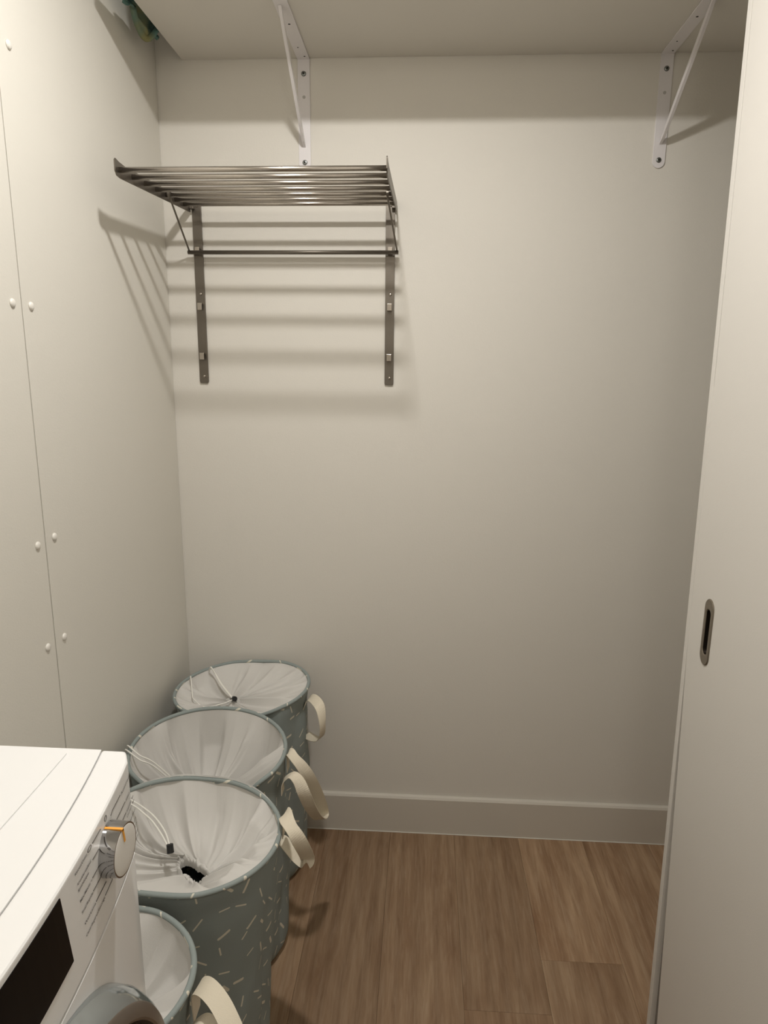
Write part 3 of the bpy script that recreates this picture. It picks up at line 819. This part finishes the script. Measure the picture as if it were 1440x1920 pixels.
top = [(xf(WY0 + (WY1 - WY0) * k / 28) - 0.0368 - wo.x, WY0 + (WY1 - WY0) * k / 28 - wo.y) for k in range(29)]
top += [(WXB - wo.x, WY1 - wo.y), (WXB - wo.x, WY0 - wo.y)]
wprism('top_board', top, 0.9806, TZ - 0.0002, M['enamel'], 0.0006)
ins = [(-0.4075 + 0.004 * (1 - ((y - 0.41) / 0.3) ** 2) - wo.x, y - wo.y) for y in [WY0 + 0.012 + (WY1 - WY0 - 0.024) * k / 20 for k in range(21)]]
ins += [(WXB + 0.02 - wo.x, WY1 - 0.012 - wo.y), (WXB + 0.02 - wo.x, WY0 + 0.012 - wo.y)]
wprism('top_inlay', ins, TZ - 0.0003, TZ + 0.0014, M['enamel'], 0.0009)

def onfront(y, z, off=0.0006): return Vector((xf(y) + off - wo.x, y - wo.y, z - wo.z))
# display window: follows the bow
bm = bmesh.new(); R_ = []
n = 20
for k in range(n + 1):
    ya = 0.195 + (0.492 - 0.195) * k / n
    yb = 0.185 + (0.504 - 0.185) * k / n
    R_.append([bm.verts.new(onfront(ya, 1.0925, 0.0)), bm.verts.new(onfront(ya, 1.0925, 0.0009)), bm.verts.new(onfront(yb, 1.0155, 0.0009)), bm.verts.new(onfront(yb, 1.0155, 0.0))])
for A, B in zip(R_, R_[1:]):
    for k in range(3): bm.faces.new((A[k], A[k + 1], B[k + 1], B[k]))
bm.faces.new(R_[0]); bm.faces.new(R_[-1][::-1])
link('display', from_bm(bm, 'display'), M['glass_black'], wm, label='black glass display window')

# knob
KY, KZ, KR = 0.600, 1.056, 0.0265
kx = xf(KY)
kb = disc_bm((kx + 0.0002 - wo.x, KY - wo.y, KZ - wo.z), (1, 0, 0), KR + 0.0012, KR, 0.0185, 64)
bmesh.ops.bevel(kb, geom=[e for e in kb.edges if len(e.link_faces) == 2 and e.calc_face_angle() > 0.7 and e.verts[0].co.x > kx + 0.01 - wo.x], offset=0.001, segments=2, affect='EDGES')
kn = auto_smooth(link('knob', from_bm(kb, 'knob'), M['chrome'], wm, label='chrome program knob'), 0.5)
kf = kx + 0.0185
cap = disc_bm((kf - 0.001 - wo.x, KY - wo.y, KZ - wo.z), (1, 0, 0), KR - 0.0016, KR - 0.0016, 0.0014, 64, dome=0.001)
auto_smooth(link('knob_cap', from_bm(cap, 'knob_cap'), M['knob_white'], kn, label='white knob face'), 0.6)
pd = Vector((-0.16, 1.0)).normalized()
pn = Vector((-pd.y, pd.x))
bm = bmesh.new()
def kv(r_, s_, x_): 
    p = pd * r_ + pn * s_
    return (x_ - wo.x, KY + p.x - wo.y, KZ + p.y - wo.z)
for (r0_, r1_, x0_, x1_) in ((KR * 0.42, KR + 0.0009, kf + 0.0012, kf + 0.0018), (KR - 0.001, KR + 0.0016, kx + 0.001, kf + 0.0018)):
    vs = [bm.verts.new(kv(r_, s_, x_)) for x_ in (x0_, x1_) for r_ in (r0_, r1_) for s_ in (-0.0013, 0.0013)]
    for f in ((0, 1, 3, 2), (4, 6, 7, 5), (0, 4, 5, 1), (2, 3, 7, 6), (0, 2, 6, 4), (1, 5, 7, 3)): bm.faces.new([vs[i] for i in f])
link('pointer', from_bm(bm, 'pointer'), M['orange'], kn, label='orange pointer stripe')

# printed programme names and dial lines on the panel
def text(s, ya, yb, z, h=0.0042):
    """flat lettering between ya and yb, baseline-centred on z"""
    cu = bpy.data.curves.new('txt', 'FONT'); cu.body = s; cu.size = 1.0; cu.align_x = 'LEFT'; cu.extrude = 0.0; cu.offset = 0.012
    tmp = bpy.data.objects.new('txt', cu); C.objects.link(tmp)
    bpy.context.view_layer.update()
    me = bpy.data.meshes.new_from_object(tmp)
    bpy.data.objects.remove(tmp); bpy.data.curves.remove(cu)
    xs_ = [v.co.x for v in me.vertices]; w = max(xs_) - min(xs_); x0_ = min(xs_)
    for v in me.vertices:
        yy = ya + (v.co.x - x0_) / w * (yb - ya)
        zz = z + (v.co.y - 0.33) * h
        v.co = onfront(yy, zz, 0.0007)
    me.materials.clear(); me.materials.append(M['ink'])
    o = bpy.data.objects.new('program_label', me); C.objects.link(o); o.parent = wm
    return o
for s, ya, yb, z in (('Automatic', 0.652, 0.690, 1.082), ('Snel 15', 0.667, 0.694, 1.0635), ('Koppelen Mix', 0.667, 0.6975, 1.050), ('Couleurs Mix', 0.667, 0.700, 1.043),
                     ('Outdoor', 0.673, 0.702, 1.030), ('Jeans', 0.686, 0.702, 1.018), ('Sport', 0.690, 0.704, 1.009), ('Spoelen', 0.692, 0.705, 0.999), ('Pomp', 0.693, 0.7055, 0.992),
                     ('Katoen/Coton', 0.522, 0.549, 1.0905), ('Kreukherstellend/', 0.525, 0.557, 1.0775), ('Synthétique', 0.525, 0.549, 1.0705),
                     ('Mix/Mixte +', 0.527, 0.555, 1.0575), ('Snel/Rapide', 0.528, 0.554, 1.044), ('Wol/Laine', 0.531, 0.558, 1.0285), ('Centrifugeren/Essorage', 0.532, 0.581, 1.015)):
    text(s, ya, yb, z)
def dial_line(pts):
    bm = bmesh.new(); n = 6; path = []
    for a, b in zip(pts, pts[1:]):
        for k in range(n): path.append((a[0] + (b[0] - a[0]) * k / n, a[1] + (b[1] - a[1]) * k / n))
    path.append(pts[-1])
    tube_bm([onfront(p[0], p[1], 0.0001) for p in path], 0.00045, 6, bm=bm)
    link('dial_line', from_bm(bm, 'dial_line'), M['ink'], wm)
for pts in ([(0.616, 1.0825), (0.622, 1.0845), (0.650, 1.083)], [(0.626, 1.066), (0.665, 1.0640)], [(0.630, 1.051), (0.665, 1.0500)], [(0.632, 1.033), (0.671, 1.031)],
            [(0.586, 1.0895), (0.564, 1.0905)], [(0.577, 1.0735), (0.561, 1.0745)], [(0.575, 1.0565), (0.557, 1.0575)], [(0.578, 1.042), (0.556, 1.0435)],
            [(0.588, 1.0265), (0.560, 1.0280)], [(0.607, 1.0215), (0.605, 1.0145), (0.583, 1.0145)]):
    dial_line(pts)
def ring_mark(y, z, ry, rz_):
    tube_bm_pts = [onfront(y + ry * math.cos(2 * PI * k / 20), z + rz_ * math.sin(2 * PI * k / 20), 0.0002) for k in range(20)]
    link('symbol', from_bm(tube_bm(tube_bm_pts, 0.0003, 6, True), 'symbol'), M['ink'], wm)
ring_mark(0.5565, 1.0905, 0.0045, 0.0022); ring_mark(0.601, 1.0905, 0.0030, 0.0028)

# porthole door
cyd, czd = 0.413, 0.7475
bm = bmesh.new(); seg = 96
def circ_loop(r_, off, wave=True):
    vs = []
    for k in range(seg):
        a = 2 * PI * k / seg
        y = cyd + r_ * math.cos(a); z = czd + r_ * math.sin(a)
        xb_ = xf(y) if off is None else off
        vs.append(bm.verts.new((xb_ - wo.x, y - wo.y, z - wo.z)))
    return vs
def loft(loops):
    for A, B in zip(loops, loops[1:]):
        for k in range(seg): bm.faces.new((A[k], A[(k + 1) % seg], B[(k + 1) % seg], B[k]))
loft([circ_loop(0.2335, None), circ_loop(0.2325, -0.302), circ_loop(0.229, -0.294), circ_loop(0.2235, -0.2855), circ_loop(0.2195, -0.2815)])
dr_ = auto_smooth(link('door', from_bm(bm, 'door'), mat('door_glaze', (0.42, 0.46, 0.48), 0.10, 0.9), wm, label='round porthole door with a glossy grey rim'), 0.7)
bm = bmesh.new()
loft([circ_loop(0.2195, -0.2815), circ_loop(0.2180, -0.2795), circ_loop(0.2060, -0.2760), circ_loop(0.2035, -0.2775), circ_loop(0.2030, -0.290)])
auto_smooth(link('door_ring', from_bm(bm, 'door_ring'), M['ring'], dr_, label='dark brown-grey ring of the porthole'), 0.7)
bm = bmesh.new()
ls = [circ_loop(0.2030, -0.290), circ_loop(0.195, -0.286), circ_loop(0.15, -0.272), circ_loop(0.08, -0.262), circ_loop(0.02, -0.259)]
loft(ls); bm.faces.new(ls[-1])
link('door_glass', from_bm(bm, 'door_glass'), mat('porthole_glass', (0.03, 0.022, 0.018), 0.08, 0.0, coat=0.5), dr_, smooth=True, label='dark domed porthole glass')
